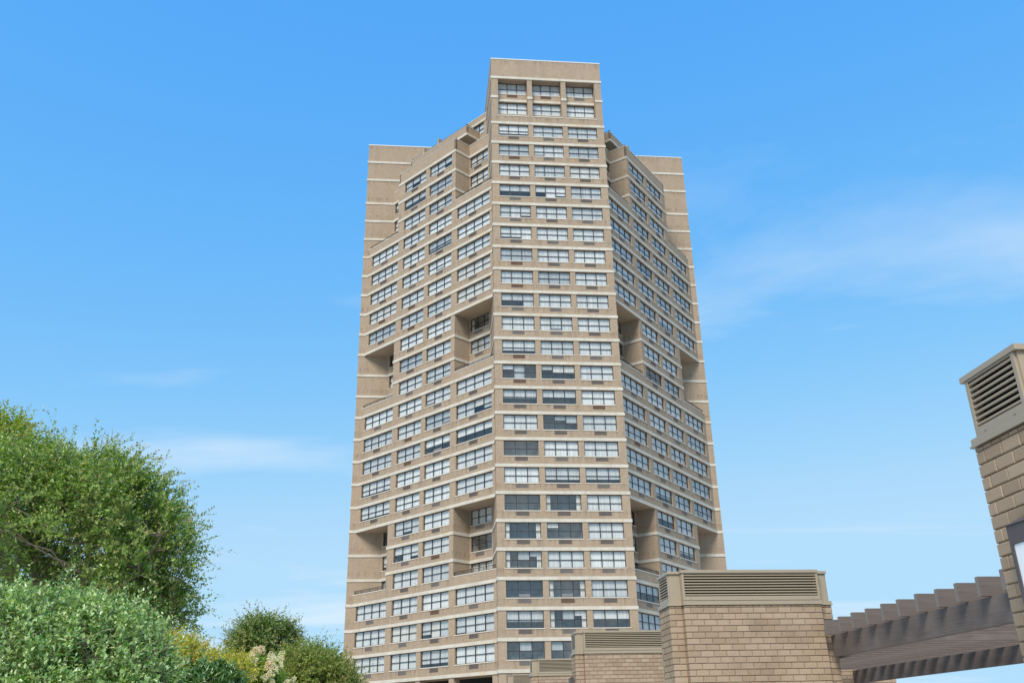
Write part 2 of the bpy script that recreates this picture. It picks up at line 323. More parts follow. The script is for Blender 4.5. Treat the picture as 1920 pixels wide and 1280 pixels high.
# --- windows: meshes shared by size
WC = {}
WH = 1.58
def box_mesh(key, mat, boxes):
    if key in WC: return WC[key]
    mb = MB()
    if boxes == 'sheet': w_, h_ = key[1], key[2]; mb.quad((0, 0, 0), (w_, 0, 0), (w_, 0, h_), (0, 0, h_))
    else:
        for b in boxes: mb.abox(*b)
    WC[key] = mb.mesh(key[0] if isinstance(key, tuple) else key, mat); return WC[key]
FR = 0.055
WIN_IN = 0.10                                  # frames stand this far behind the brick face
def frame_mesh(w, h, n):
    bx = [(0, w, .06, .13, 0, FR), (0, w, .06, .13, h-FR, h), (0, FR, .06, .13, FR, h-FR), (w-FR, w, .06, .13, FR, h-FR)]
    pw = w/n
    for i in range(1, n): bx.append((i*pw-.038, i*pw+.038, .055, .13, FR, h-FR))
    zm = h*0.475
    for i in range(n):
        a = FR if i == 0 else i*pw+.038; b = w-FR if i == n-1 else (i+1)*pw-.038
        bx.append((a, b, .065, .13, zm-.03, zm+.03))
    return box_mesh(('window', round(w, 2), round(h, 2), n), M['frame'], bx)
def place(name, me, parent, loc, mat_i=None):
    o = bpy.data.objects.new(name, me); COL.objects.link(o); o.parent = parent; o.location = loc; return o
nwin = 0
def window(A, d, u0, u1, zb, n, style, ac=None, h=WH, sill=True, inset=0.0, acz=None):
    """one window unit: local x along the wall, y into the building, z up"""
    global nwin
    nwin += 1
    w = u1-u0
    nrm = np.array([d[1], -d[0]])
    q = np.asarray(A)+d*u0-nrm*(inset+WIN_IN)
    o = bpy.data.objects.new('window', frame_mesh(w, h, n)); COL.objects.link(o); o.parent = tower; o.matrix_parent_inverse = Matrix.Translation(-TO)
    o.location = (q[0], q[1], zb); o.rotation_euler = (0, 0, math.atan2(d[1], d[0]))
    pw = w/n; zm = h*0.475; rnd = random.Random(nwin*7919+13)
    unit_pane = (rnd.randrange(n) if style.get('unit') else -1)
    for i in range(n):
        a = FR if i == 0 else i*pw+.038; b = w-FR if i == n-1 else (i+1)*pw-.038
        for (z0, z1, low) in ((FR, zm-.03, 1), (zm+.03, h-FR, 0)):
            x0 = a
            if low and i == unit_pane:
                me = box_mesh(('ac', round(b-a, 2)), M['unit'], [(0, b-a, 0, .25, 0, .30), (.03, (b-a)/2-.02, -.012, 0, .03, .27), ((b-a)/2+.02, b-a-.03, -.012, 0, .03, .27)])
                place('air_conditioner', me, o, (a, .02, z0)); z0 += .31
            me = box_mesh(('pane', round(b-x0, 3), round(z1-z0, 3)), M['glass'], 'sheet')
            pn = place('pane', me, o, (x0, .095, z0)); pn.rotation_euler = (rnd.gauss(0, .004), 0, rnd.gauss(0, .004))
    # blinds / curtains
    cov = style['cover']; bm_i = style['mat']
    def blind(x0, x1, z0, z1, mi, name='blind', y=.155):
        me = box_mesh((name, mi, round(x1-x0, 2), round(z1-z0, 2)), BLIND[mi], [(0, x1-x0, 0, .01, 0, z1-z0)]); place(name, me, o, (x0, y, z0))
    if style.get('per_pane'):
        for i in range(n):
            c = style['per_pane'][i % len(style['per_pane'])]
            if c > 0: blind(i*pw+.03, (i+1)*pw-.03, h*(1-c), h-.02, (bm_i+(rnd.random() < .25)) % len(BLIND), y=.155+.004*(i % 2))
    elif cov > 0:
        blind(.02, w-.02, max(.02, h*(1-cov)), h-.02, bm_i)
    if style.get('curtain'):
        for x0, x1 in ((.02, w*.13), (w*.87, w-.02)): blind(x0, x1, .02, h-.02, 3, 'curtain', .19)
    if cov < .97 or style.get('per_pane'):
        ri = style.get('room', 0)
        key = ('interior', ri, round(w, 2), round(h, 2))
        if key not in WC:
            mb = MB(); D = 1.4
            mb.quad((0, D, 0), (w, D, 0), (w, D, h), (0, D, h)); mb.quad((0, .2, 0), (0, D, 0), (0, D, h), (0, .2, h)); mb.quad((w, D, 0), (w, .2, 0), (w, .2, h), (w, D, h))
            mb.quad((0, D, h), (w, D, h), (w, .2, h), (0, .2, h)); mb.quad((0, .2, 0), (w, .2, 0), (w, D, 0), (0, D, 0))
            WC[key] = mb.mesh('interior', ROOM[ri])
        place('interior', WC[key], o, (0, 0, 0))
    if sill:
        place('sill', box_mesh(('sill', round(w, 2)), M['sill'], [(-.06, w+.06, -.05-WIN_IN, .14, -.085, -.004)]), o, (0, 0, 0))
    if ac is not None:
        bxs = [(0, 1.30, -.012, .06, 0, .40)]+[(.04, 1.26, -.030, -.013, .045+.062*i, .075+.062*i) for i in range(6)]
        gk = rnd.choices(['grille', 'grille2', 'grille3'], [5, 4, 1])[0]
        place('air_grille', box_mesh(('air_grille', gk), M[gk], bxs), o, (ac-u0-.65, -WIN_IN, (acz if acz is not None else -.51)))
    return o
def rstyle(rnd, dark=0.06, part=0.10):
    r = rnd.random(); st = dict(cover=1.0, mat=rnd.choices([0, 1, 2, 3, 4], [4, 4, 3, 1, .8])[0], room=rnd.randrange(3))
    if r < dark: st.update(cover=0, curtain=rnd.random() < .4)
    elif r < dark+part: st.update(cover=rnd.uniform(.45, .9))
    elif r < dark+part+.10: st.update(per_pane=[rnd.choice([1, 1, 1, .9, .52, .75]) for _ in range(4)])
    if rnd.random() < .06: st['unit'] = True
    return st
DARKF = {(13, 0), (13, 1), (15, 1), (16, 0), (18, 0), (18, 1), (19, 0), (19, 1), (20, 0), (21, 0), (21, 1), (22, 1), (23, 0), (23, 1), (23, 2)}
PARTF = {(14, 0): .6, (14, 1): .5, (17, 1): .75, (17, 2): .72, (22, 0): .62, (22, 2): .55, (20, 1): 1.0, (12, 0): .7, (4, 1): 1.0, (2, 1): 1.0, (2, 2): 1.0}
FWIN = [(.80+4.08*i, .80+4.08*i+3.5) for i in range(3)]
LWIN = [(.38, 5.90, 4, 3.20), (6.85, 11.05, 3, 8.95), (11.72, 15.93, 3, 13.90), (16.88, 22.30, 4, 19.65)]
KIND = {k: ('recess' if k in (2, 3, 4, 10, 11, 12, 18, 19, 20) else 'full') for k in range(2, 24)}
KIND[0] = KIND[1] = 'pent'
rs = random.Random(11)
for k in range(2, 24):
    pts, tags = outline(KIND[k]); zt, zb = Z(k), Z(k+1)
    for i, tg in enumerate(tags):
        A, B = pts[i], pts[(i+1) % len(pts)]; L = float(np.linalg.norm(B-A)); d = (B-A)/L
        right = tg.endswith('_r'); base = tg[:-2] if right else tg
        wins = []
        if base == 'F':
            wins = [(a, b, 3, (a+b)/2) for a, b in FWIN]
        elif base == 'L_full':
            wins = [(a, b, n, c) if right else (L-b, L-a, n, L-c) for a, b, n, c in LWIN]
        elif base == 'bay':
            wins = [(a-T1, b-T1, n, c-T1) if right else (T2-b, T2-a, n, T2-c) for a, b, n, c in LWIN[1:3]]
        elif base == 'back1':
            wins = [(.14, 3.30, 3, 1.55)] if not right else [(L-3.30, L-.14, 3, L-1.55)]
        elif base == 'back4':
            wins = [(.30, L-.25, 3, L/2)]
        opens = [(a, b, zt-1.92, zt-.34) for a, b, _, _ in wins]
        face(wall, A, B, zb, zt, opens)
        for j, (a, b, n, c) in enumerate(sorted(wins)):
            if base == 'F':
                st = rstyle(rs, .0, .08)
                if (k, j) in DARKF: st = dict(cover=0, mat=rs.choice([2, 4, 4]), room=rs.randrange(3), curtain=rs.random() < .25, unit=(k, j) in ((21, 0), (21, 1)))
                if (k, j) in DARKF and rs.random() < .55: st['per_pane'] = [rs.choice([0, 0, 0, .3, .5, 1]) for _ in range(3)]  # part-drawn blinds added here in place of varied reflections
                if (k, j) in PARTF: st = dict(cover=PARTF[(k, j)], mat=rs.choice([1, 2]), room=0)
            elif base.startswith('back'): st = rstyle(rs, .45, .25)
            else: st = rstyle(rs, .015, .08)
            window(A, d, a, b, zt-1.92, n, st, ac=c)

# --- top two storeys: front bay windows stand deep behind four piers, penthouse set back
for k in (0, 1):
    pts, tags = outline('pent'); zt, zb = Z(k), Z(k+1)
    for i, tg in enumerate(tags):
        A, B = pts[i], pts[(i+1) % len(pts)]
        if tg == 'F': continue
        base = tg.replace('_r', ''); L = float(np.linalg.norm(B-A)); d = (B-A)/L
        wins = []
        if base == 'pent':
            for j in range(4):
                u0 = .35+j*(L-.7)/4; wins.append((u0+.15, u0+(L-.7)/4-.15, 3))
        zw = zt-1.95
        face(wall, A, B, zb, zt, [(a, b, zw, zt-.36) for a, b, _ in wins])
        for a, b, n in wins: window(A, d, a, b, zw, n, rstyle(rs, .05, .2), h=1.59)
# roof panel, piers, recessed front wall
RD = 0.72
Zs = Z(2)+.92                                  # ledge under the two-storey openings
zo = Z(0)-.32
wings = [(-HW, -HW+.80)]+[(-HW+FWIN[i][1], -HW+FWIN[i+1][0]) for i in range(2)]+[(HW-.80, HW)]
face(wall, (-HW, 0), (HW, 0), Z(2), Zs)
face(wall, (-HW, 0), (HW, 0), zo, Z(-1))
face(wall, (-HW, 0), (HW, 0), Zs, zo, [(a, b, Zs+1e-4, zo-1e-4) for a, b in FWIN], depth=RD)
zk0, zk1 = Z(1)+.88, Z(1)-.34-1.66
for a, b in FWIN:
    face(wall, (-HW+a, RD), (-HW+b, RD), Zs, zo, [(.0002, b-a-.0002, zk0, zo-.02), (.0002, b-a-.0002, zk1, Z(1)-.34)])
for i, (a, b) in enumerate(FWIN):
    window(np.array([-HW, RD]), np.array([1.0, 0]), a, b, zk0, 3, dict(cover=1.0, mat=1, room=1), ac=(a+b)/2, h=zo-.02-zk0)
    window(np.array([-HW, RD]), np.array([1.0, 0]), a, b, zk1, 3, dict(cover=1.0, mat=i % 2), ac=None, h=1.66)
# parapets standing on the bands: (t range on the slanting face, inner offset, level, height)
para = MB(); cop = MB()
def parapet(mb, A, B, z0, h, th=.24, cap=True):
    mb = MB(); cop = MB()
    A = np.asarray(A, float); B = np.asarray(B, float); L = np.linalg.norm(B-A); d = (B-A)/L; n = np.array([d[1], -d[0]])
    mb.box((*A, z0), (*(d*L), 0), (*(-n*th), 0), (0, 0, h))
    cop.box((*(A+n*.035), z0+h+.002), (*(d*L), 0), (*(-n*(th+.07)), 0), (0, 0, .085))
    po = tpart(mb, 'parapet', M['brick']); co = cop.build('coping', M['coping'], po)
rails = []
def railing(A, B, z0, h=.42):
    A = np.asarray(A, float); B = np.asarray(B, float); L = float(np.linalg.norm(B-A)); d = (B-A)/L; n = np.array([d[1], -d[0]])
    mb = MB(); s = .022
    A = A-n*.12
    def bar(u0, u1, z, t): mb.box((*(A+d*u0), z), (*(d*(u1-u0)), 0), (*(-n*t), 0), (0, 0, t))
    bar(0, L, z0+h-.04, .04); bar(0, L, z0+.05, .025)
    k = int(L/.14)
    for i in range(k+1):
        u = i*L/k; t = .045 if i % 10 == 0 else s
        u = min(u, L-t); mb.box((*(A+d*u-n*.008), z0+.0), (*(d*t), 0), (*(-n*t), 0), (0, 0, h-.041))
    tpart(mb, 'railing', M['rail'])
slab = MB(); soff = MB()
for s in (-1, 1):
    def seg(a, b): return (a, b) if s < 0 else (b, a)
    for k in (5, 13, 21):
        for t0, t1 in ((TC-.02, T2+.0), (T1, 0.0)):
            A, B = seg(Lp(t0, 0, s), Lp(t1, 0, s)); parapet(para, A, B, Z(k), .90); railing(A, B, Z(k)+.985)
    def poly4(mb, pts, z):
        mb = MB() if mb is soff else mb
        mb.poly([(p[0], p[1], z) for p in (pts if s < 0 else pts[::-1])])
        if mb is not slab: tpart(mb, 'soffit', M['soffit'])
    col1 = [Lp(T1, 0, s), Lp(0, 0, s), Lp(REC*ST/CT, REC, s), Lp(T1, REC, s)]
    col4 = [Lp(TC, 0, s), Lp(T2, 0, s), Lp(T2, REC, s), Lp(TC-REC*CT/ST, REC, s)]
    for k in (5, 13, 21):
        poly4(slab, col1, Z(k)+.02); poly4(slab, col4, Z(k)+.02)
    for k in (10, 18):
        poly4(soff, col1[::-1], Z(k)-.315); poly4(soff, col4[::-1], Z(k)-.315)
    # roof-terrace parapet on the recessed outline above band 2
    P2 = [Lp(TC-REC*CT/ST, REC, s), Lp(T2, REC, s), Lp(T2, 0, s), Lp(T1, 0, s), Lp(T1, REC, s), Lp(REC*ST/CT, REC, s)]
    for i in range(5):
        A, B = seg(P2[i], P2[i+1]); parapet(para, A, B, Z(2), 1.52)
    for i in (2,):
        A, B = seg(P2[i], P2[i+1]); railing(A, B, Z(2)+1.60, .22)
    poly4(slab, P2+[Lp(4.4*ST/CT, 4.4, s), Lp(TC-4.4*CT/ST, 4.4, s)], Z(2)+.03)
    # upper terrace: a cantilevered tray at band 1
    I0, I1, ta, tb = 2.15, 4.38, T1+.30, T2+.45
    q = [Lp(tb, I0, s), Lp(ta, I0, s), Lp(ta, I1, s), Lp(tb, I1, s)]
    poly4(soff, q[::-1], Z(1)-.315); poly4(slab, q, Z(1)+.02)
    A, B = seg(q[0], q[1]); parapet(para, A, B, Z(1)-.31, 1.31); railing(A, B, Z(1)+1.08, .30)
    A, B = seg(q[1], q[2]); parapet(para, A, B, Z(1)-.31, 1.31); railing(A, B, Z(1)+1.08, .30)
    A, B = seg(q[3], q[0]); parapet(para, A, B, Z(1)-.31, 1.31)
    bb = MB()
    for A, B in (seg(q[0], q[1]), seg(q[1], q[2])):
        A = np.asarray(A); B = np.asarray(B); L = np.linalg.norm(B-A); d = (B-A)/L; n = np.array([d[1], -d[0]])
        bb.box((*(A+n*.06-d*.05), Z(1)-.32), (*(d*(L+.1)), 0), (*(-n*.058), 0), (0, 0, .32))
    tpart(bb, 'stone_band', M['band'])
    for t in (T1+5.7, T1+8.6):                    # party fins between roof terraces
        A = Lp(t, I0-.03, s); B = Lp(t, I0+2.2, s); d = (B-A)/np.linalg.norm(B-A); e = np.array([-d[1], d[0]])*.24
        fb = MB(); fb.box((*A, Z(1)-.3), (*(d*.75), 0), (*e, 0), (0, 0, 2.25)) ; tpart(fb, 'terrace_fin', M['brick'])
    # penthouse parapet above band 0
    A, B = seg(Lp(TC-4.4*CT/ST, 4.4, s), Lp(4.4*ST/CT, 4.4, s)); parapet(para, A, B, Z(0), .75)
# roofs
roof = MB(); zr = Z(-1)-.05
roof.poly([(-HW, 0, zr), (HW, 0, zr), (HW, YW, zr), (-HW, YW, zr)]); roof.poly([(-XW, YW, zr), (XW, YW, zr), (XW, 46, zr), (-XW, 46, zr)])
pts, tags = outline('pent'); roof.poly([(*p, Z(0)+.02) for p in pts])
tpart(roof, 'roof', M['roof']); tpart(slab, 'terrace_floor', M['roof'])
# walls above band 0 up to the roof: wings and bay flanks
for s in (-1, 1):
    a = (s*XW, YW); b = (s*HW, YW); c = (s*HW, 0)
    if s < 0: face(wall, a, b, Z(0), Z(-1)); face(wall, b, c, Z(0), Z(-1)); face(wall, (-XW, 46), a, Z(0), Z(-1))
    else: face(wall, b, a, Z(0), Z(-1)); face(wall, c, b, Z(0), Z(-1)); face(wall, a, (XW, 46), Z(0), Z(-1))
face(wall, (XW, 46), (-XW, 46), Z(0), Z(-1))
tc_ = MB()
def trim(A, B, z, h=.12, out=.05):
    A = np.asarray(A, float); B = np.asarray(B, float); L = np.linalg.norm(B-A); d = (B-A)/L; n = np.array([d[1], -d[0]])
    tc_.box((*(A+n*out), z), (*(d*L), 0), (*(-n*.3), 0), (0, 0, h))
trim((-HW-.05, 0), (HW+.05, 0), Z(-1)); trim((-HW, YW-.05), (-HW, .26), Z(-1)-.004); trim((HW, .26), (HW, YW-.05), Z(-1)-.004)
trim((-XW-.05, YW), (-HW-.06, YW), Z(-1)); trim((HW+.06, YW), (XW+.05, YW), Z(-1)); trim((XW, YW+.27), (XW, 46), Z(-1)-.004); trim((-XW, 46), (-XW, YW+.27), Z(-1)-.004)
tpart(tc_, 'roof_trim', M['trim'])

# --- stone bands, one ring per floor
def offset_loop(pts, o):
    n_ = len(pts); out = []
    for i in range(n_):
        p0, p1, p2 = pts[i-1], pts[i], pts[(i+1) % n_]
        d1 = (p1-p0)/np.linalg.norm(p1-p0); d2 = (p2-p1)/np.linalg.norm(p2-p1)
        n1 = np.array([d1[1], -d1[0]]); n2 = np.array([d2[1], -d2[0]])
        bis = n1+n2; bis = bis/np.linalg.norm(bis); out.append(p1+bis*o/max(.35, bis@n1))
    return out
def band(k, kind, skip=()):
    pts, tags = outline(kind); po = offset_loop(pts, .07); mb = MB(); z1, z0 = Z(k), Z(k)-.32
    acc = k*1.7
    for i in range(len(pts)):
        if tags[i] in skip: continue
        j = (i+1) % len(pts); L = float(np.linalg.norm(po[j]-po[i])); A, B, a, b = po[i], po[j], pts[i], pts[j]
        u = [(acc, z0), (acc+L, z0), (acc+L, z1), (acc, z1)]
        mb.quad((*A, z0), (*B, z0), (*B, z1), (*A, z1), u); mb.quad((*A, z1), (*B, z1), (*b, z1), (*a, z1), u); mb.quad((*a, z0), (*b, z0), (*B, z0), (*A, z0), u)
        acc += L
    return mb
for k in range(0, 25):
    if k >= 24: kind = 'full'
    elif k <= 1: kind = 'pent'
    else: kind = 'full' if (KIND[k] == 'full' or (k > 2 and KIND[k-1] == 'full')) else 'recess'
    if k == 1:
        mb = band(1, 'pent', skip=('F',))
        for a, b in wings: mb.abox(a-(.07 if a < -6 else .03), b+(.07 if b > 6 else .03), -.075, 0, Z(1)-.32, Z(1))
        for a, b in FWIN: mb.abox(-HW+a+.01, -HW+b-.01, RD-.14, RD-.002, Z(1)-.34, Z(1)-.02)
    else: mb = band(k, kind)
    tpart(mb, 'stone_band', M['band'])
lg = MB()
for a, b in FWIN: lg.abox(-HW+a-.08, -HW+b+.08, -.06, RD-.01, Zs-.10, Zs+.004)
tpart(lg, 'ledge', M['sill'])
# vertical control joints on the blank wings
jt = MB()
for s in (-1, 1):
    x = s*(XW-1.0)
    for k in range(-1, 24): jt.abox(x-.012, x+.012, YW-.004, YW+.02, Z(k+1)+.002, Z(k)-.33)
tpart(jt, 'control_joint', M['mortar'])
# --- ground storey: brick columns in front of a set-back dark storefront
gf = MB(); zt = Z24-.32
inset = 2.6
for s in (-1, 1):
    for t in (.0, 6.05, 11.1, 16.1, TC-.7):
        A = Lp(t, .02, s); d = np.array([s*CT, ST]); n = np.array([-s*ST, CT])
        ex, ey = ((d*.70), (n*.8)) if s > 0 else ((n*.8), (d*.70))
        gf.box((*A, 0), (*ex, 0), (*ey, 0), (0, 0, zt-.02))
for i in range(4):
    x = -HW+i*(2*HW-.75)/3; gf.abox(x, x+.75, .02, .8, 0, zt-.02)
tpart(gf, 'column', M['brick'])
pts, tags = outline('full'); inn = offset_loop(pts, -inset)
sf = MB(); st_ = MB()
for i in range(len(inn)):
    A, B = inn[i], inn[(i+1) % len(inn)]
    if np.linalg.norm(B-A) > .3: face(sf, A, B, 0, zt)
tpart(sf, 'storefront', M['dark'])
uq = MB(); uq.poly([(*p, zt+.004) for p in pts[::-1]]); tpart(uq, 'arcade_soffit', M['soffit'])
tpart(wall, 'wall', M['brick'])

# ------------------------------------------------------------------ vent shafts along the walk
S = 2.35/2.25
def V(x, y, z): return np.array([CAM[0]+x*S, CAM[1]+y*S, EYE+z*S])
BW, BH = 0.1925*S, 0.0874*S                      # block module
JT = 0.008
blk_cache = {}
def block_mesh(w, dpt, h):
    key = (round(w, 3), round(dpt, 3), round(h, 3))
    if key not in blk_cache:
        bm = bmesh.new(); bmesh.ops.create_cube(bm, size=1.0)
        for v in bm.verts: v.co = Vector(((v.co.x+.5)*w, (v.co.y+.5)*dpt, (v.co.z+.5)*h))
        bmesh.ops.bevel(bm, geom=[e for e in bm.edges if all(abs(v.co.y) < 1e-6 for v in e.verts)], offset=.006, segments=1, affect='EDGES')
        me = bpy.data.meshes.new('block'); bm.to_mesh(me); bm.free(); me.materials.append(M['block']); blk_cache[key] = me
    return blk_cache[key]
def vent_shaft(x0, y0, label, show, group='vent shafts along the walk', louvre_faces=('F', 'L', 'R')):
    """plan: core x0..x0+2.53, y0..y0+0.62; front and rear panels stand 0.11 proud between the shoulders"""
    W, D, sh, pr = 2.525, 0.63, 0.20, 0.11
    root = thing('vent_shaft', label, 'vent shaft', V(x0+W/2, y0+D/2, -EYE/S), group)
    inv = Matrix.Translation(-Vector(V(x0+W/2, y0+D/2, -EYE/S)))
    def part(mb, name, mat, parent=root, **kw):
        o = mb.build(name, mat, parent, **kw)
        if parent is root: o.matrix_parent_inverse = inv
        else: o.matrix_parent_inverse = Matrix.Identity(4)
        return o
    def bx(mb, xa, xb, ya, yb, za, zb):
        a = V(xa, ya, za); b = V(xb, yb, zb); mb.abox(a[0], b[0], a[1], b[1], a[2], b[2])
    zt = 1.734
    core = MB(); g_ = .012; zg = -EYE/S
    bx(core, x0+g_, x0+W-g_, y0+g_, y0+D-g_, zg, zt); bx(core, x0+sh+g_, x0+W-sh-g_, y0-pr+g_, y0+g_-.001, zg, zt); bx(core, x0+sh+g_, x0+W-sh-g_, y0+D-g_+.001, y0+D+pr-g_, zg, zt)
    part(core, 'mortar_core', M['mortar'])
    # block faces: (start x,y, direction, length, normal, visible)
    fc = [((x0+sh, y0-pr), (1, 0), W-2*sh, 'F'), ((x0, y0), (1, 0), sh, 'S'), ((x0+W-sh, y0), (1, 0), sh, 'S'), ((x0, y0+D), (0, -1), D, 'L'), ((x0+W, y0), (0, 1), D, 'R'),
          ((x0+sh, y0-.001), (0, -1), pr-.005, 'P'), ((x0+W-sh, y0-pr+.004), (0, 1), pr-.005, 'P'), ((x0+W-sh, y0+D+pr), (-1, 0), W-2*sh, 'B')]
    stuff = MB()
    rows = [(zt-.033, zt)]; zc_ = zt-.033
    while zc_ > zg: rows.append((max(zc_-.0874, zg), zc_)); zc_ -= .0874
    for (sx, sy), (dx, dy), ln, tag in fc:
        ang = math.atan2(dy, dx)
        for r, (za, zb) in enumerate(rows):
            u = 0.0; off = .1925/2 if r % 2 else 0.0; step = .1925*(.5 if r == 0 else 1)
            cuts = [0.0]; uu = step-off if off and r else step
            while uu < ln-.02: cuts.append(uu); uu += step
            cuts.append(ln)
            for a, b in zip(cuts[:-1], cuts[1:]):
                if b-a < .03 and ln > .15: continue
                jt_ = .004 if ln > .15 else .001
                w, h = (b-a-2*jt_)*S, (zb-za-.0085)*S
                p = V(sx+dx*(a+jt_), sy+dy*(a+jt_), za+.004)
                if w <= 0 or h <= 0: continue
                vis = False
                if tag in 'FSLP' and show:
                    px, py = to_px(p+np.array([0, 0, h])); vis = py < 1290 and -20 < px < 1945
                if vis:
                    o = link('block', block_mesh(w, .05, h), root, tuple(p+np.array([0, 0, 0])), (0, 0, ang)); o.matrix_parent_inverse = inv
                    o.location.z += random.uniform(-.0006, .0006)
                    nrm = np.array([dy, -dx]); off_ = random.uniform(0, .002); o.location.x += nrm[0]*off_; o.location.y += nrm[1]*off_
                else:
                    dd = np.array([dx, dy, 0.0]); nn = np.array([-dy, dx, 0.0])
                    stuff.box(p, dd*w, nn*.05, (0, 0, h))
    part(stuff, 'block_courses', M['block'], kind='stuff')
    # flashing sill
    fl = MB(); e = .018
    for (xa, xb, ya, yb) in ((x0-e, x0+W+e, y0-e, y0+D+e), (x0+sh-e, x0+W-sh+e, y0-pr-e, y0-e-.001), (x0+sh-e, x0+W-sh+e, y0+D+e+.001, y0+D+pr+e)):
        bx(fl, xa, xb, ya, yb, 1.738, 1.752); bx(fl, xa+.01, xb-.01, ya+.01, yb-(.01 if ya != y0-pr-e else 0), 1.7525, 1.797)
    part(fl, 'flashing', M['metal'])
    # louvre housing: near-black box with the inner shade put into its colour, corner posts, cap
    i_ = .035
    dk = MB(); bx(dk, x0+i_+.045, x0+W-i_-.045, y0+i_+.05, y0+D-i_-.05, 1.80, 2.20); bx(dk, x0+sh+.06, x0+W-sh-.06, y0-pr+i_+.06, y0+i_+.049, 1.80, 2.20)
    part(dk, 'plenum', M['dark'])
    for xa, xb in ((x0+i_, x0+sh+.02), (x0+W-sh-.02, x0+W-i_)):
        for ya, yb in ((y0+i_-.015, y0+i_+.04), (y0+D-i_-.04, y0+D-i_+.015)):
            ps = MB(); bx(ps, xa, xb, ya, yb, 1.80, 2.205); part(ps, 'corner_panel', M['metal'])
    cp = MB()
    for (xa, xb, ya, yb, zl) in ((x0+i_-.028, x0+W-i_+.028, y0+i_-.04, y0+D-i_+.04, 0), (x0+sh-.012, x0+W-sh+.012, y0-pr+i_-.045, y0+i_-.041, .004), (x0+sh-.012, x0+W-sh+.012, y0+D-i_+.041, y0+D+pr-i_+.045, .004)):
        bx(cp, xa, xb, ya, yb, 2.207, 2.246+zl)
    part(cp, 'cap', M['metal'])
    def louvre(ox, oy, dx, dy, ln):
        """frame and blades on a vertical face; d along the face, outward n = (dy,-dx)"""
        o = thing_part = link('louvre', None, root, tuple(V(ox, oy, 1.806)), (0, 0, math.atan2(dy, dx))); o.matrix_parent_inverse = inv
        Ls, Hs = ln*S, (2.204-1.806)*S
        fm = MB(); fb, fs, ft = .060*S, .032*S, .012*S
        fm.abox(0, Ls, 0, .05, 0, fb); fm.abox(0, Ls, 0, .05, Hs-ft, Hs); fm.abox(0, fs, .0, .05, fb+.001, Hs-ft-.001); fm.abox(Ls-fs, Ls, .0, .05, fb+.001, Hs-ft-.001)
        nb = max(2, int(Ls/1.0)+1)
        for q_ in range(nb):
            xq = .12+q_*(Ls-.24)/max(1, nb-1); fm.abox(xq-.006, xq+.006, -.006, -.0005, fb*.4-.006, fb*.4+.006)
        link('frame', fm.mesh('frame', M['metal']), o)
        n_ = 8; pitch = (Hs-fb-ft)/n_
        key = ('slat', round(Ls, 3))
        if key not in WC:
            mb = MB(); a, b = fs+.002, Ls-fs-.002
            # short blade with a rounded nose, dark plenum behind
            prof = [(.010, .001), (.003, .006), (.003, .015), (.010, .021), (.030, .027), (.030, .024), (.014, .017), (.014, .001)]
            k_ = len(prof)
            for q_ in range(k_):
                y1_, z1_ = prof[q_]; y2_, z2_ = prof[(q_+1) % k_]
                mb.quad((a, y1_, z1_), (a, y2_, z2_), (b, y2_, z2_), (b, y1_, z1_))
            WC[key] = mb.mesh('slat', M['metal'])
        for q_ in range(n_): place('slat', WC[key], o, (0, 0, fb+q_*pitch+.010))
    louvre(x0+sh, y0-pr+i_-.03, 1, 0, W-2*sh)
    louvre(x0+i_-.02, y0+D-i_, 0, -1, D-2*i_)
    louvre(x0+W-i_+.02, y0+i_, 0, 1, D-2*i_)
    rt = MB()
    for xa in (x0+sh-.002, x0+W-sh-.05): bx(rt, xa, xa+.052, y0-pr+i_+.02, y0+i_-.016, 1.80, 2.205)
    part(rt, 'return_panel', M['metal'])
    return root
VY = [5.04, 13.815, 22.37, 30.7, 38.4]
VX = [3.75, 3.735, 3.70, 3.65, 3.58]
VL = ['tan block vent shaft with louvre hood and lantern at the pergola head',
      'broad tan block vent shaft with louvre hood where the near pergola beam ends',
      'tan block vent shaft with louvre hood standing second nearest the tower row end',
      'small looking louvre-hooded block vent shaft in front of the tower ground floor',
      'louvre-hooded block vent shaft closest to the tower entrance columns']
VL[2] = 'tan block vent shaft with louvre hood directly behind the broad pergola-end shaft'
VL[3] = 'louvre-hooded block vent shaft standing fourth in the row towards the tower'
for i in range(5): vent_shaft(VX[i], VY[i], VL[i], i < 4)
vent_shaft(8.95, 22.37, 'block vent shaft under the far pergola beam, across the walk', False, None)

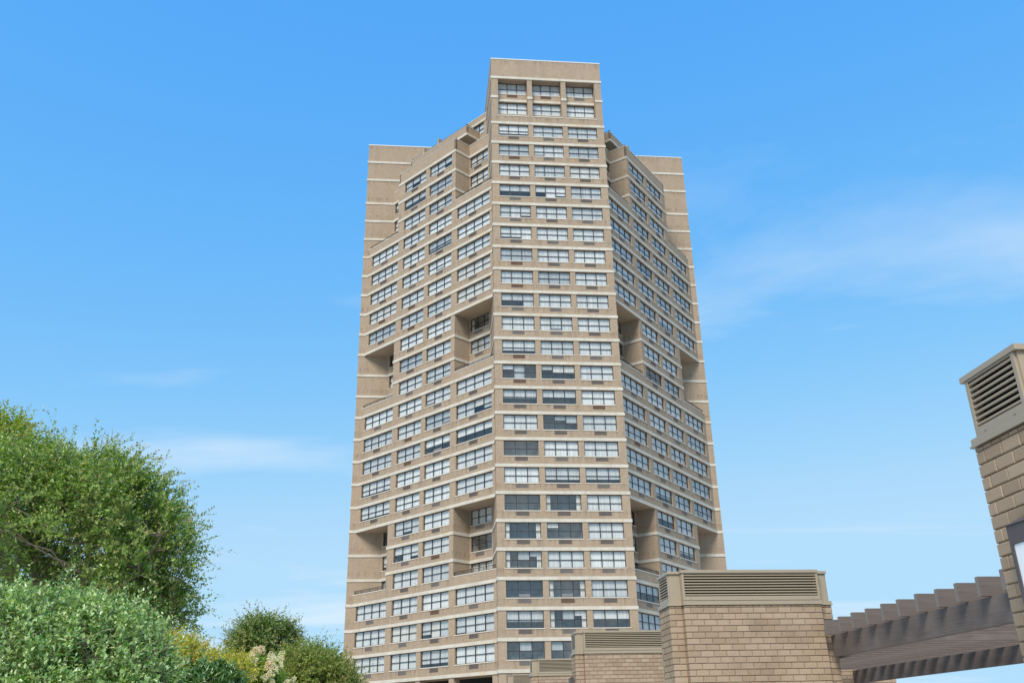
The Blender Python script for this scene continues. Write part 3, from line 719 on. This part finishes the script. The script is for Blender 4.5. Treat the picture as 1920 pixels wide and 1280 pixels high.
# ------------------------------------------------------------------ pergola
pg = thing('pergola', 'dark stained timber pergola with rafters over two long beams, between block shafts', 'pergola', V(8.2, 14, -EYE/S))
pinv = Matrix.Translation(-Vector(V(8.2, 14, -EYE/S)))
def timber(name, a, b, along):
    """box between V corners a and b; uv runs along the member"""
    A, B = V(*a), V(*b); mb = MB(); x0, y0, z0 = A; x1, y1, z1 = B
    L = (x1-x0) if along == 'x' else (y1-y0)
    c = [(x0, y0, z0), (x1, y0, z0), (x1, y1, z0), (x0, y1, z0), (x0, y0, z1), (x1, y0, z1), (x1, y1, z1), (x0, y1, z1)]
    h, t = z1-z0, (y1-y0) if along == 'x' else (x1-x0)
    U = lambda l, w: [(0, 0), (l, 0), (l, w), (0, w)]
    V2 = lambda l, w: [(0, 0), (0, w), (l, w), (l, 0)]
    if along == 'x':
        mb.quad(c[0], c[1], c[5], c[4], U(L, h)); mb.quad(c[2], c[3], c[7], c[6], U(L, h)); mb.quad(c[3], c[2], c[1], c[0], U(L, t)); mb.quad(c[4], c[5], c[6], c[7], U(L, t))
        mb.quad(c[1], c[2], c[6], c[5], U(t, h)); mb.quad(c[3], c[0], c[4], c[7], U(t, h))
    else:
        mb.quad(c[3], c[0], c[4], c[7], U(L, h)); mb.quad(c[1], c[2], c[6], c[5], U(L, h)); mb.quad(c[0], c[1], c[5], c[4], U(t, h)); mb.quad(c[2], c[3], c[7], c[6], U(t, h))
        mb.quad(c[0], c[3], c[2], c[1], U(L, t)); mb.quad(c[4], c[7], c[6], c[5], U(L, t))
    o = mb.build(name, M['wood'], pg); o.matrix_parent_inverse = pinv
    if along == 'x':
        o.data.materials.append(M['lit_grain']); o.data.polygons[4].material_index = 1; o.data.polygons[5].material_index = 1
    return o
timber('beam', (6.128, 5.82, .985), (6.225, 13.69, 1.279), 'y')
timber('beam', (6.30, 13.72, .985), (6.40, 22.2, 1.279), 'y')
timber('beam', (10.33, 5.0, .985), (10.43, 22.2, 1.279), 'y')
yy = 13.545; k = 0
while yy > 5.9:
    timber('rafter', (6.02+random.uniform(-.012, .012), yy, 1.282), (10.75, yy+.060, 1.490+random.uniform(-.004, .004)), 'x'); yy -= .445
yy = 14.7
while yy < 22.1:
    timber('rafter', (6.29, yy, 1.282), (10.75, yy+.060, 1.490), 'x'); yy += .445

# ------------------------------------------------------------------ wall lanterns
def lantern(x, yc, ztop, label):
    w, dp, h = .27, .10, .62
    P = V(x-dp, yc-w/2, ztop-h)
    r = thing('wall_lantern', label, 'lantern', tuple(P), 'lanterns on the vent shafts')
    ws, ds, hs = w*S, (dp-.004)*S, h*S
    fm = MB(); t = .03
    fm.abox(0, ds, 0, ws, hs-.115*S, hs); fm.abox(0, ds, 0, ws, 0, .06)
    for ya in (0, ws-t): fm.abox(0, ds, ya, ya+t, .0605, hs-.1155*S)
    link('frame', fm.mesh('frame', M['bronze']), r)
    pn = MB(); pn.abox(.008, ds, t+.001, ws-t-.001, .062, hs-.1165*S); link('panel', pn.mesh('panel', M['acrylic']), r)
    rf = MB(); ap = (ds*.55, ws/2, hs+.05)
    b = [(-.008, -.008, hs+.001), (ds, -.008, hs+.001), (ds, ws+.008, hs+.001), (-.008, ws+.008, hs+.001)]
    rf.quad(b[3], b[2], b[1], b[0])
    for i in range(4): rf.poly([b[i], b[(i+1) % 4], ap])
    link('roof', rf.mesh('roof', M['bronze']), r)
lantern(VX[0], 5.245, 1.142, 'bronze lantern with white panel and peaked top on the pergola-head shaft')
lantern(VX[2], VY[2]+.42, 1.22, 'bronze lantern whose top shows beside the shaft behind the broad one')
# ------------------------------------------------------------------ planting
def nrm(v): return v/np.maximum(np.linalg.norm(v, axis=-1, keepdims=True), 1e-9)
def noise3(p, seed, f):
    r = np.random.default_rng(seed); o = np.zeros(len(p))
    for i in range(7):
        k = r.normal(size=3)*f*(1+.35*i); o += np.sin(p@k+r.uniform(0, 6.28))/(1+.3*i)
    return o/2.6
def leaf_mesh(name, pos, dirv, nor, ln, wd, tint, mat, fold=.18):
    """one folded diamond (4 verts, 2 triangles) per leaf"""
    n = len(pos); dirv = nrm(dirv); side = nrm(np.cross(dirv, nor)); up = np.cross(side, dirv)
    ln = np.broadcast_to(np.asarray(ln, float), (n,))[:, None]; wd = np.broadcast_to(np.asarray(wd, float), (n,))[:, None]
    v = np.empty((n, 4, 3)); m_ = pos+dirv*ln*.45
    v[:, 0] = pos; v[:, 1] = m_+side*wd*.5+up*wd*fold; v[:, 2] = pos+dirv*ln-up*ln*.08; v[:, 3] = m_-side*wd*.5+up*wd*fold
    me = bpy.data.meshes.new(name); me.vertices.add(n*4); me.vertices.foreach_set('co', v.astype('f').ravel())
    b = np.arange(n, dtype=np.int32)*4
    tri = np.stack([b, b+1, b+2, b, b+2, b+3], 1).ravel()
    me.loops.add(n*6); me.loops.foreach_set('vertex_index', tri); me.polygons.add(n*2)
    me.polygons.foreach_set('loop_start', np.arange(n*2, dtype=np.int32)*3); me.polygons.foreach_set('loop_total', np.full(n*2, 3, dtype=np.int32))
    at_ = me.attributes.new('tint', 'FLOAT', 'POINT'); at_.data.foreach_set('value', np.repeat(np.clip(tint, 0, 1), 4).astype('f'))
    me.materials.append(mat); me.update(calc_edges=True); return me
def tube(mb, path, r0, r1, sides=7):
    path = [np.asarray(p, float) for p in path]; k = len(path); rings = []
    for i, p in enumerate(path):
        d = path[min(i+1, k-1)]-path[max(i-1, 0)]; d = d/np.linalg.norm(d); a = np.cross(d, [0.31, 0.95, 0.05]); a = a/np.linalg.norm(a); b = np.cross(d, a)
        r = r0+(r1-r0)*i/(k-1)
        rings.append([p+(a*math.cos(q)+b*math.sin(q))*r*(1+.12*math.sin(3*q+i)) for q in [2*math.pi*j/sides for j in range(sides)]])
    for i in range(k-1):
        for j in range(sides): mb.quad(rings[i][j], rings[i][(j+1) % sides], rings[i+1][(j+1) % sides], rings[i+1][j])
def wobble(a, b, n=6, amp=.06, seed=0):
    r = np.random.default_rng(seed); a = np.asarray(a, float); b = np.asarray(b, float); out = []
    for i in range(n+1):
        t = i/n; out.append(a+(b-a)*t+r.normal(size=3)*amp*math.sin(math.pi*t))
    return out
def blob(px, py, y, rx, ry, rd):
    c = at(px, py, y); k = np.linalg.norm(c-CAM)/F_PX*.96
    return c, np.array([rx*k, rd, ry*k])
def foliage(blobs, n, per, tw, leaf, wid, seed, shell=.55, thr=-.35, nf=2.2, upb=.45, tipf=.62, spread=.9, shoots=(), hollow=None):
    """twigs spread through the crown volume, leaves set along each; returns leaf arrays"""
    r = np.random.default_rng(seed); vol = np.array([np.prod(b[1])**.85 for b in blobs]); pick = r.choice(len(blobs), n, p=vol/vol.sum())
    C = np.array([b[0] for b in blobs])[pick]; R = np.array([b[1] for b in blobs])[pick]
    u = nrm(r.normal(size=(n, 3))); rad = shell+(1-shell)*r.random(n)**.55
    inner = r.random(n) < .18; rad[inner] *= r.uniform(.3, .9, inner.sum())
    base = C+u*R*rad[:, None]
    keep = noise3(base, seed+5, nf) > thr
    if hollow is not None:
        hc, hr = hollow; keep &= (((base-hc)/hr)**2).sum(1) > r.uniform(.75, 1.1, n)
    base, u, rad, R = base[keep], u[keep], rad[keep], R[keep]; n = len(base)
    td = nrm(u*R/R.max(1, keepdims=True)+np.array([0, 0, upb])+r.normal(size=(n, 3))*.45)
    L = tw*r.uniform(.5, 1.3, n)*np.where(r.random(n) < .12, 1.6, 1.0)
    t = np.tile((np.arange(per)+.5)/per, (n, 1))+r.uniform(-.03, .03, (n, per))
    sg = np.concatenate([base, np.array([q[0] for q in shoots]).reshape(-1, 3)]); sd_ = np.concatenate([td, np.array([q[1] for q in shoots]).reshape(-1, 3)]); sl = np.concatenate([L, np.array([q[2] for q in shoots])])
    if len(shoots): t = np.concatenate([t, np.tile((np.arange(per)+.5)/per, (len(shoots), 1))])
    N_ = len(sg)
    droop = np.array([0, 0, -1.0])*(sl[:, None, None]*.22)*(t**2)[:, :, None]
    pos = sg[:, None]+sd_[:, None]*(sl[:, None]*t)[:, :, None]+droop
    ph = np.arange(per)*2.4; rv = nrm(r.normal(size=(N_, per, 3))); perp = nrm(rv-(rv*sd_[:, None]).sum(-1, keepdims=True)*sd_[:, None])
    ld = nrm(sd_[:, None]*.55+perp*spread+np.array([0, 0, .12])); nv = nrm(np.array([0, 0, 1.0])+r.normal(size=(N_, per, 3))*.55)
    outer = np.concatenate([np.clip((rad-.78)/.22, 0, 1), np.full(len(shoots), .4)]); hi = r.random(N_) < tipf
    tint = (outer*hi)[:, None]*np.clip((t-.35)/.6, 0, 1)*r.uniform(.3, 1, (N_, per))
    sz = (1.1-.45*t)*r.uniform(.75, 1.2, (N_, per))
    f = lambda q: q.reshape(-1, q.shape[-1]) if q.ndim == 3 else q.ravel()
    return f(pos), f(ld), f(nv), f(sz)*leaf, f(sz)*wid, f(tint), (sg, sd_, sl)
def twigs(mb, tw, step=1, r=.0035):
    sg, sd_, sl = tw
    for i in range(0, len(sg), step):
        a = sg[i]; b = a+sd_[i]*sl[i]*.5+np.array([0, 0, -sl[i]*.055]); c = a+sd_[i]*sl[i]*.98+np.array([0, 0, -sl[i]*.21])
        tube(mb, [a-sd_[i]*.12, a, b, c], r, r*.45, 3)
def plant(name, label, cat, foot, group=None):
    o = thing(name, label, cat, (foot[0], foot[1], 0), group); return o, Matrix.Translation(-Vector((foot[0], foot[1], 0)))
def add(root, inv, name, me, **kw): o = link(name, me, root, **kw); o.matrix_parent_inverse = inv; return o

LM = dict(
    myrtle=leaf_mat('myrtle_leaf', (0.050, 0.160, 0.020), (0.450, 0.590, 0.160), (0.64, 0.47, 0.26), .34, .46, .7),
    lime=leaf_mat('lime_leaf', (0.200, 0.320, 0.030), (0.50, 0.55, 0.100), (0.60, 0.40, 0.18), .38, .50, .5),
    far=leaf_mat('far_myrtle_leaf', (0.060, 0.140, 0.024), (0.320, 0.410, 0.115), (0.58, 0.36, 0.18), .38, .44, .6),
    olive=leaf_mat('olive_leaf', (0.120, 0.200, 0.030), (0.420, 0.470, 0.120), (0.60, 0.40, 0.20), .40, .48, .5),
    privet=leaf_mat('privet_leaf', (0.060, 0.220, 0.022), (0.660, 0.800, 0.400), (0.60, 0.72, 0.26), .28, .38, .6),  # pale end of the leaf range has sheen and glints painted in
    gold=leaf_mat('gold_leaf', (0.34, 0.44, 0.050), (0.80, 0.70, 0.120), (0.76, 0.38, 0.120), .5, .48),
    laurel=leaf_mat('laurel_leaf', (0.035, 0.110, 0.020), (0.170, 0.290, 0.080), (0.26, 0.38, 0.12), .26, .25, .7),
    hydr=leaf_mat('hydrangea_leaf', (0.140, 0.290, 0.030), (0.340, 0.480, 0.090), (0.40, 0.48, 0.13), .5, .42),
    petal=leaf_mat('petal', (0.80, 0.74, 0.52), (0.87, 0.84, 0.64), (0.80, 0.56, 0.42), .6, .30),
)
def make_tree(name, label, group, blobs, foot, n, per, tw, leaf, wid, mat, seed, stems, thr=-.35, shoots=(), bare=(), nf=2.2, limb_r=.05, hollow=None):
    root, inv = plant(name, label, 'tree', foot, group)
    P = foliage(blobs, n, per, tw, leaf, wid, seed, thr=thr, shoots=shoots, nf=nf, hollow=hollow)
    add(root, inv, 'crown', leaf_mesh('crown', *P[:6], mat))
    tb = MB(); r = np.random.default_rng(seed+1); stem_pts = []
    for i in range(stems):
        bl = blobs[i % len(blobs)]; top = bl[0]+bl[1]*r.uniform(-.5, .5, 3)
        ft = np.array([foot[0]+r.uniform(-.3, .3), foot[1]+r.uniform(-.3, .3), -.05])
        mid = ft+(top-ft)*.55; mid[:2] = ft[:2]+(top[:2]-ft[:2])*.25
        pth = wobble(ft, mid, 5, .05, seed+20+i)[:-1]+wobble(mid, top, 5, .06, seed+60+i); tube(tb, pth, limb_r*r.uniform(.7, 1.2), limb_r*.22, 8); stem_pts += pth[4:]
    add(root, inv, 'trunk', tb.mesh('trunk', M['bark']))
    lb = MB(); stem_pts = np.array(stem_pts)
    sg, sd_, sl = P[6]; ids = r.choice(len(sg), min(len(sg), 320), replace=False)
    for i in ids:
        dd = np.linalg.norm(stem_pts-sg[i], axis=1)+np.maximum(0, stem_pts[:, 2]-sg[i][2]+.1)*4; j = int(dd.argmin())
        if dd[j] < 1.6: tube(lb, wobble(stem_pts[j], sg[i], 4, .04, int(i)), .013, .005, 5)
    twigs(lb, P[6], 3)
    for pth in bare: tube(lb, pth, .007, .0022, 4)
    add(root, inv, 'branches', lb.mesh('branches', M['bark']))
    return root
def shoot(px, py, y, dx, dz, L): return (at(px, py, y), nrm(np.array([dx, 0.0, dz])), L)
D1 = 13.0
bigb = [blob(120, 1008, D1, 205, 152, 1.6), blob(285, 1050, D1-.2, 72, 92, 1.0), blob(45, 930, D1+.2, 130, 78, 1.2), blob(275, 1125, D1, 58, 36, .7), blob(180, 915, D1, 90, 48, .9), blob(225, 965, D1-.3, 85, 65, .9), blob(312, 1150, D1, 48, 42, .7), blob(225, 1150, D1+.4, 90, 50, .8), blob(40, 1090, D1+1.0, 130, 70, .6)]
sh = [shoot(135, 838, D1, 0, 1, .42), shoot(178, 845, D1, .1, 1, .45), shoot(205, 862, D1, .55, 1, .62), shoot(75, 828, D1, .1, 1, .35), shoot(285, 905, D1, 1, .6, .5), shoot(330, 955, D1, .9, .8, .42), shoot(372, 1015, D1, 1, .5, .32), shoot(365, 1140, D1, 1, -.15, .4), shoot(350, 1165, D1, 1, -.4, .35), shoot(92, 840, D1, .5, 1, .4)]
br = [[at(185, 850, D1), at(200, 832, D1), at(213, 820, D1), at(226, 810, D1)], [at(208, 826, D1), at(211, 812, D1), at(211, 803, D1)], [at(240, 872, D1), at(255, 852, D1), at(272, 840, D1), at(283, 835, D1)], [at(245, 868, D1), at(268, 860, D1), at(292, 855, D1)], [at(185, 848, D1), at(192, 822, D1), at(198, 806, D1)]]
ft = at(85, 1250, D1)
make_tree('crape_myrtle_tree', 'large rounded tree with grey stems and russet leaf tips behind the pale glossy bush', 'garden trees', bigb, ft, 11500, 14, .36, .060, .032, LM['myrtle'], 3, 12, thr=-.14, shoots=sh, bare=br, nf=2.7, limb_r=.06, hollow=(at(80, 1060, D1-1.4), np.array([.62, .95, .45])))
D2 = 15.5
b2 = [blob(-55, 905, D2, 115, 120, 1.2), blob(5, 845, D2, 55, 55, .7)]
sh2 = [shoot(8, 812, D2, .05, 1, .55), shoot(22, 822, D2, .3, 1, .5), shoot(45, 838, D2, .55, 1, .4), shoot(-8, 800, D2, .1, 1, .4)]
make_tree('lime_green_tree', 'loose lime green tree with leggy top shoots rising behind the large rounded tree', 'garden trees', b2, at(-60, 1250, D2), 2600, 13, .36, .070, .036, LM['lime'], 8, 4, thr=-.35, shoots=sh2, limb_r=.05)
D3 = 26.0
make_tree('small_myrtle_tree', 'small round-headed dark green tree standing clear of the tower on open sky', 'garden trees', [blob(495, 1205, D3, 55, 38, .9), blob(465, 1222, D3, 32, 24, .7), blob(535, 1215, D3, 32, 30, .7)], at(497, 1330, D3), 2900, 13, .46, .085, .042, LM['far'], 15, 5, thr=-.45, nf=2.6, limb_r=.05)
D4 = 22.0
make_tree('olive_myrtle_tree', 'low spreading olive green tree that overlaps the tower corner', 'garden trees', [blob(590, 1272, D4, 55, 48, 1.0), blob(555, 1266, D4, 34, 34, .7), blob(640, 1300, D4, 32, 32, .7), blob(545, 1300, D4, 30, 38, .7)], at(600, 1360, D4), 3800, 13, .42, .075, .038, LM['olive'], 22, 5, thr=-.55, nf=2.4, limb_r=.045)
def make_shrub(name, label, blobs, foot, n, per, tw, leaf, wid, mat, seed, thr=-.5, shoots=(), nf=2.6, upb=.5, tipf=.4, shell=.62, spread=.9):
    root, inv = plant(name, label, 'shrub', foot, None)
    P = foliage(blobs, n, per, tw, leaf, wid, seed, thr=thr, shoots=shoots, nf=nf, upb=upb, tipf=tipf, shell=shell, spread=spread)
    add(root, inv, 'foliage', leaf_mesh('foliage', *P[:6], mat))
    sb = MB(); r = np.random.default_rng(seed+3); twigs(sb, P[6], 2, .003)
    for i in range(14):
        bl = blobs[i % len(blobs)]; top = bl[0]+bl[1]*r.uniform(-.6, .6, 3); tube(sb, wobble((foot[0]+r.uniform(-.3, .3), foot[1]+r.uniform(-.3, .3), -.03), top, 5, .06, seed+i), .018, .006, 5)
    add(root, inv, 'stems', sb.mesh('stems', M['bark']))
    return root, inv, P
D5 = 6.6
pb = [blob(55, 1270, D5, 195, 128, .7), blob(195, 1285, D5-.1, 98, 122, .55), blob(262, 1335, D5-.2, 48, 105, .4), blob(-60, 1240, D5, 110, 105, .6), blob(100, 1370, D5-.2, 200, 105, .7), blob(110, 1215, D5, 60, 60, .4)]
ps_ = [shoot(104, 1140, D5, .02, 1, .27), shoot(118, 1140, D5, .15, 1, .2), shoot(78, 1118, D5, .7, .7, .16), shoot(165, 1150, D5, .35, 1, .22), shoot(183, 1150, D5, .1, 1, .2), shoot(220, 1160, D5, .15, 1, .28), shoot(40, 1115, D5, .2, 1, .1), shoot(200, 1155, D5, .2, 1, .18), shoot(130, 1135, D5, .3, 1, .16)]
make_shrub('glossy_privet', 'big pale green glossy-leaved bush filling the corner before the large tree', pb, at(80, 1380, D5), 9000, 13, .18, .040, .021, LM['privet'], 31, thr=-.75, shoots=ps_, nf=4.5, tipf=.3, shell=.70)
D6 = 8.6
make_shrub('dark_laurel', 'dark green bush with long strap-like leaves below the golden shrub', [blob(393, 1335, D6, 55, 70, .45), blob(350, 1340, D6, 38, 62, .4), blob(428, 1345, D6, 26, 58, .35)], at(390, 1420, D6), 1500, 10, .13, .085, .022, LM['laurel'], 44, thr=-.9, nf=4, upb=.8, tipf=.3, spread=.75)
D7 = 12.2
make_shrub('golden_shrub', 'golden yellow shrub with orange patches between the large tree and the hydrangea', [blob(345, 1250, D7, 35, 45, .5), blob(400, 1277, D7, 45, 45, .5), blob(448, 1283, D7, 22, 42, .4), blob(322, 1220, D7, 18, 24, .3)], at(390, 1400, D7), 1900, 12, .20, .040, .024, LM['gold'], 52, thr=-.8, nf=3, tipf=.55)
D8 = 12.8
hb = [blob(490, 1298, D8, 34, 48, .45), blob(462, 1308, D8, 26, 45, .35)]
hroot, hinv, HP = make_shrub('panicle_hydrangea', 'hydrangea bush covered in cream and pinkish flower heads beside the golden shrub', hb, at(485, 1400, D8), 900, 9, .18, .075, .042, LM['hydr'], 61, thr=-.95, nf=3, tipf=.2)
heads = []
rr = np.random.default_rng(77)
for v_ in range(4):
    k = 130; u = nrm(rr.normal(size=(k, 3))); hgt = rr.random(k)**.8; rad_ = .052*(1-.75*hgt)+.006
    pos = np.stack([u[:, 0]*rad_, u[:, 1]*rad_, hgt*.13-.03], 1)
    heads.append(leaf_mesh('flower_head', pos, u+np.array([0, 0, .3]), nrm(u+rr.normal(size=(k, 3))*.4), .024, .022, rr.uniform(0, .35, k)+(.45 if v_ == 3 else 0), LM['petal']))
cnt = 0
for i in range(2000):
    bl = hb[int(rr.random() < .35)]; u = nrm(rr.normal(size=3)); u[2] = abs(u[2])
    if u[1] > .35: continue
    p = bl[0]+u*(bl[1]+.12)*rr.uniform(1.0, 1.12)
    o = link('flower_head', heads[rr.integers(4)], hroot, tuple(p), (rr.uniform(-.5, .5)+u[1]*-.5, rr.uniform(-.4, .4)+u[0]*.6, rr.uniform(0, 6))); o.matrix_parent_inverse = hinv
    o.scale = [rr.uniform(.6, .9)]*3; cnt += 1
    if cnt >= 60: break
